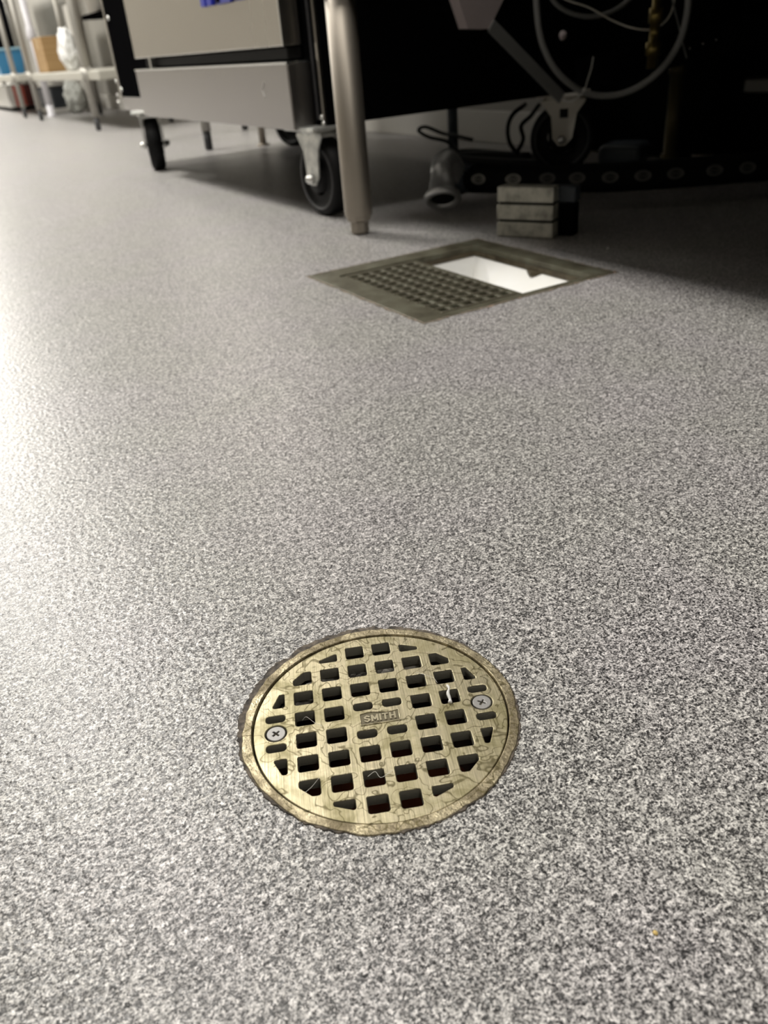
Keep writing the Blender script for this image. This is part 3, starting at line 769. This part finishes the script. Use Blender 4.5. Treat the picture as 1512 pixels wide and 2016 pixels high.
for (v_, l_) in ((5.30, 'white tub on the dark wall shelf, beside the appliance edge'), (5.72, 'white tub on the dark wall shelf, behind the front table leg')):
    b2 = B(); lathe(b2, (1.49, v_, .5455), (0, 0, 1), [(0, 0), (0, .075), (.11, .085), (.115, .09), (.125, .09), (.125, 0)], 28)
    tag(obj('white_tub', b2, m_paper), l_, 'tub', 'tubs on the wall shelf')
lumpy('grey_sack', 'pale grey sack slumped on the floor between the two far tables', 'sack', (1.34, 6.30, 0), (.06, .08, .11), mat('grey_sack_cloth', (.45, .46, .43), .7), 5)
# waste pipe between the tables
pp = thing('waste_pipe', 'white plastic waste pipe between the two far tables', 'pipe', (1.15, 6.22, 0))
b2 = B(); cyl(b2, (0, 0, .07), (0, 0, .70), .020, n=24); obj('pipe_run', b2, m_pvc, pp)
b2 = B(); lathe(b2, (0, 0, .44), (0, 0, 1), [(0, .020), (.004, .028), (.035, .030), (.05, .027), (.07, .024), (.075, .020)], 24); obj('coupling', b2, m_pvc, pp)
b2 = B(); lathe(b2, (0, 0, .20), (0, 0, 1), [(0, .020), (0, .026), (.04, .026), (.04, .020)], 24); obj('coupling', b2, m_pvc, pp)
b2 = B(); lathe(b2, (0, 0, .0), (0, 0, 1), [(0, 0), (0, .034), (.008, .034), (.012, .022), (.07, .022), (.07, 0)], 24); obj('floor_flange', b2, m_pvc, pp)
# blue bin on the far shelf
bb = thing('blue_bin', 'blue plastic bin on the undershelf of the far table', 'bin', (1.15, 7.62, ZS))
b2 = B()
R0 = [b2.verts.new((x, y, 0)) for x, y in rect(-.08, -.33, .08, .33)]; R1 = [b2.verts.new((x, y, .16)) for x, y in rect(-.10, -.36, .10, .36)]
R2 = [b2.verts.new((x, y, .16)) for x, y in rect(-.092, -.352, .092, .352)]; R3 = [b2.verts.new((x, y, .006)) for x, y in rect(-.072, -.322, .072, .322)]
for (Aa, Bb) in ((R0, R1), (R1, R2), (R2, R3)):
    for k_ in range(4): b2.faces.new((Aa[k_], Aa[(k_+1) % 4], Bb[(k_+1) % 4], Bb[k_]))
b2.faces.new(R0); b2.faces.new(R3); obj('tub', b2, m_bin, bb)
b2 = B(); box(b2, (-.108, -.37, .155), (.108, .37, .170), .004); obj('lid', b2, mat('pale_blue_plastic', (.25, .42, .52), .35), bb)
# things on the floor beneath
sb = thing('dark_crate', 'dark slate crate on the floor behind the waste pipe', 'crate', (1.36, 6.95, .03))
b2 = B(); box(b2, (-.10, -.30, .0), (.10, .30, .13), .01); obj('crate_body', b2, m_slate, sb)
b2 = B(); box(b2, (-.11, -.31, -.03), (.11, .31, .0), .004); obj('plinth', b2, m_paper, sb)
rb = thing('printed_carton', 'white carton with red and maroon panels on the floor beneath the blue bin', 'box', (1.24, 8.10, .03))
b2 = B(); box(b2, (-.12, -.45, 0), (.12, .45, .15), .004); obj('carton', b2, m_paper, rb)
b2 = B(); box(b2, (-.07, -.452, .002), (.012, -.44, .148), .002); obj('printed_panel', b2, m_red, rb)
b2 = B(); box(b2, (.012, -.453, .001), (.121, -.44, .149), .002); obj('maroon_panel', b2, mat('maroon_print', (.10, .02, .018), .5), rb)  # dark maroon part of the carton end
b2 = B(); box(b2, (-.10, -.43, -.03), (.10, .43, .0), .002); obj('pallet_base', b2, m_dark, rb)
# dark tall cabinet beyond
dc = thing('tall_cabinet', 'tall black cabinet standing beyond the far table', 'cabinet', (1.30, 9.6, 0))
b2 = B(); box(b2, (-.25, -.5, .28), (.28, .9, 1.7), .005); obj('cabinet_body', b2, m_blackpaint, dc)
for (x_, y_) in ((-.2, -.45), (-.2, .85), (.23, -.45), (.23, .85)):
    b2 = B(); cyl(b2, (x_, y_, 0), (x_, y_, .29), .02); obj('leg', b2, m_leg, dc)
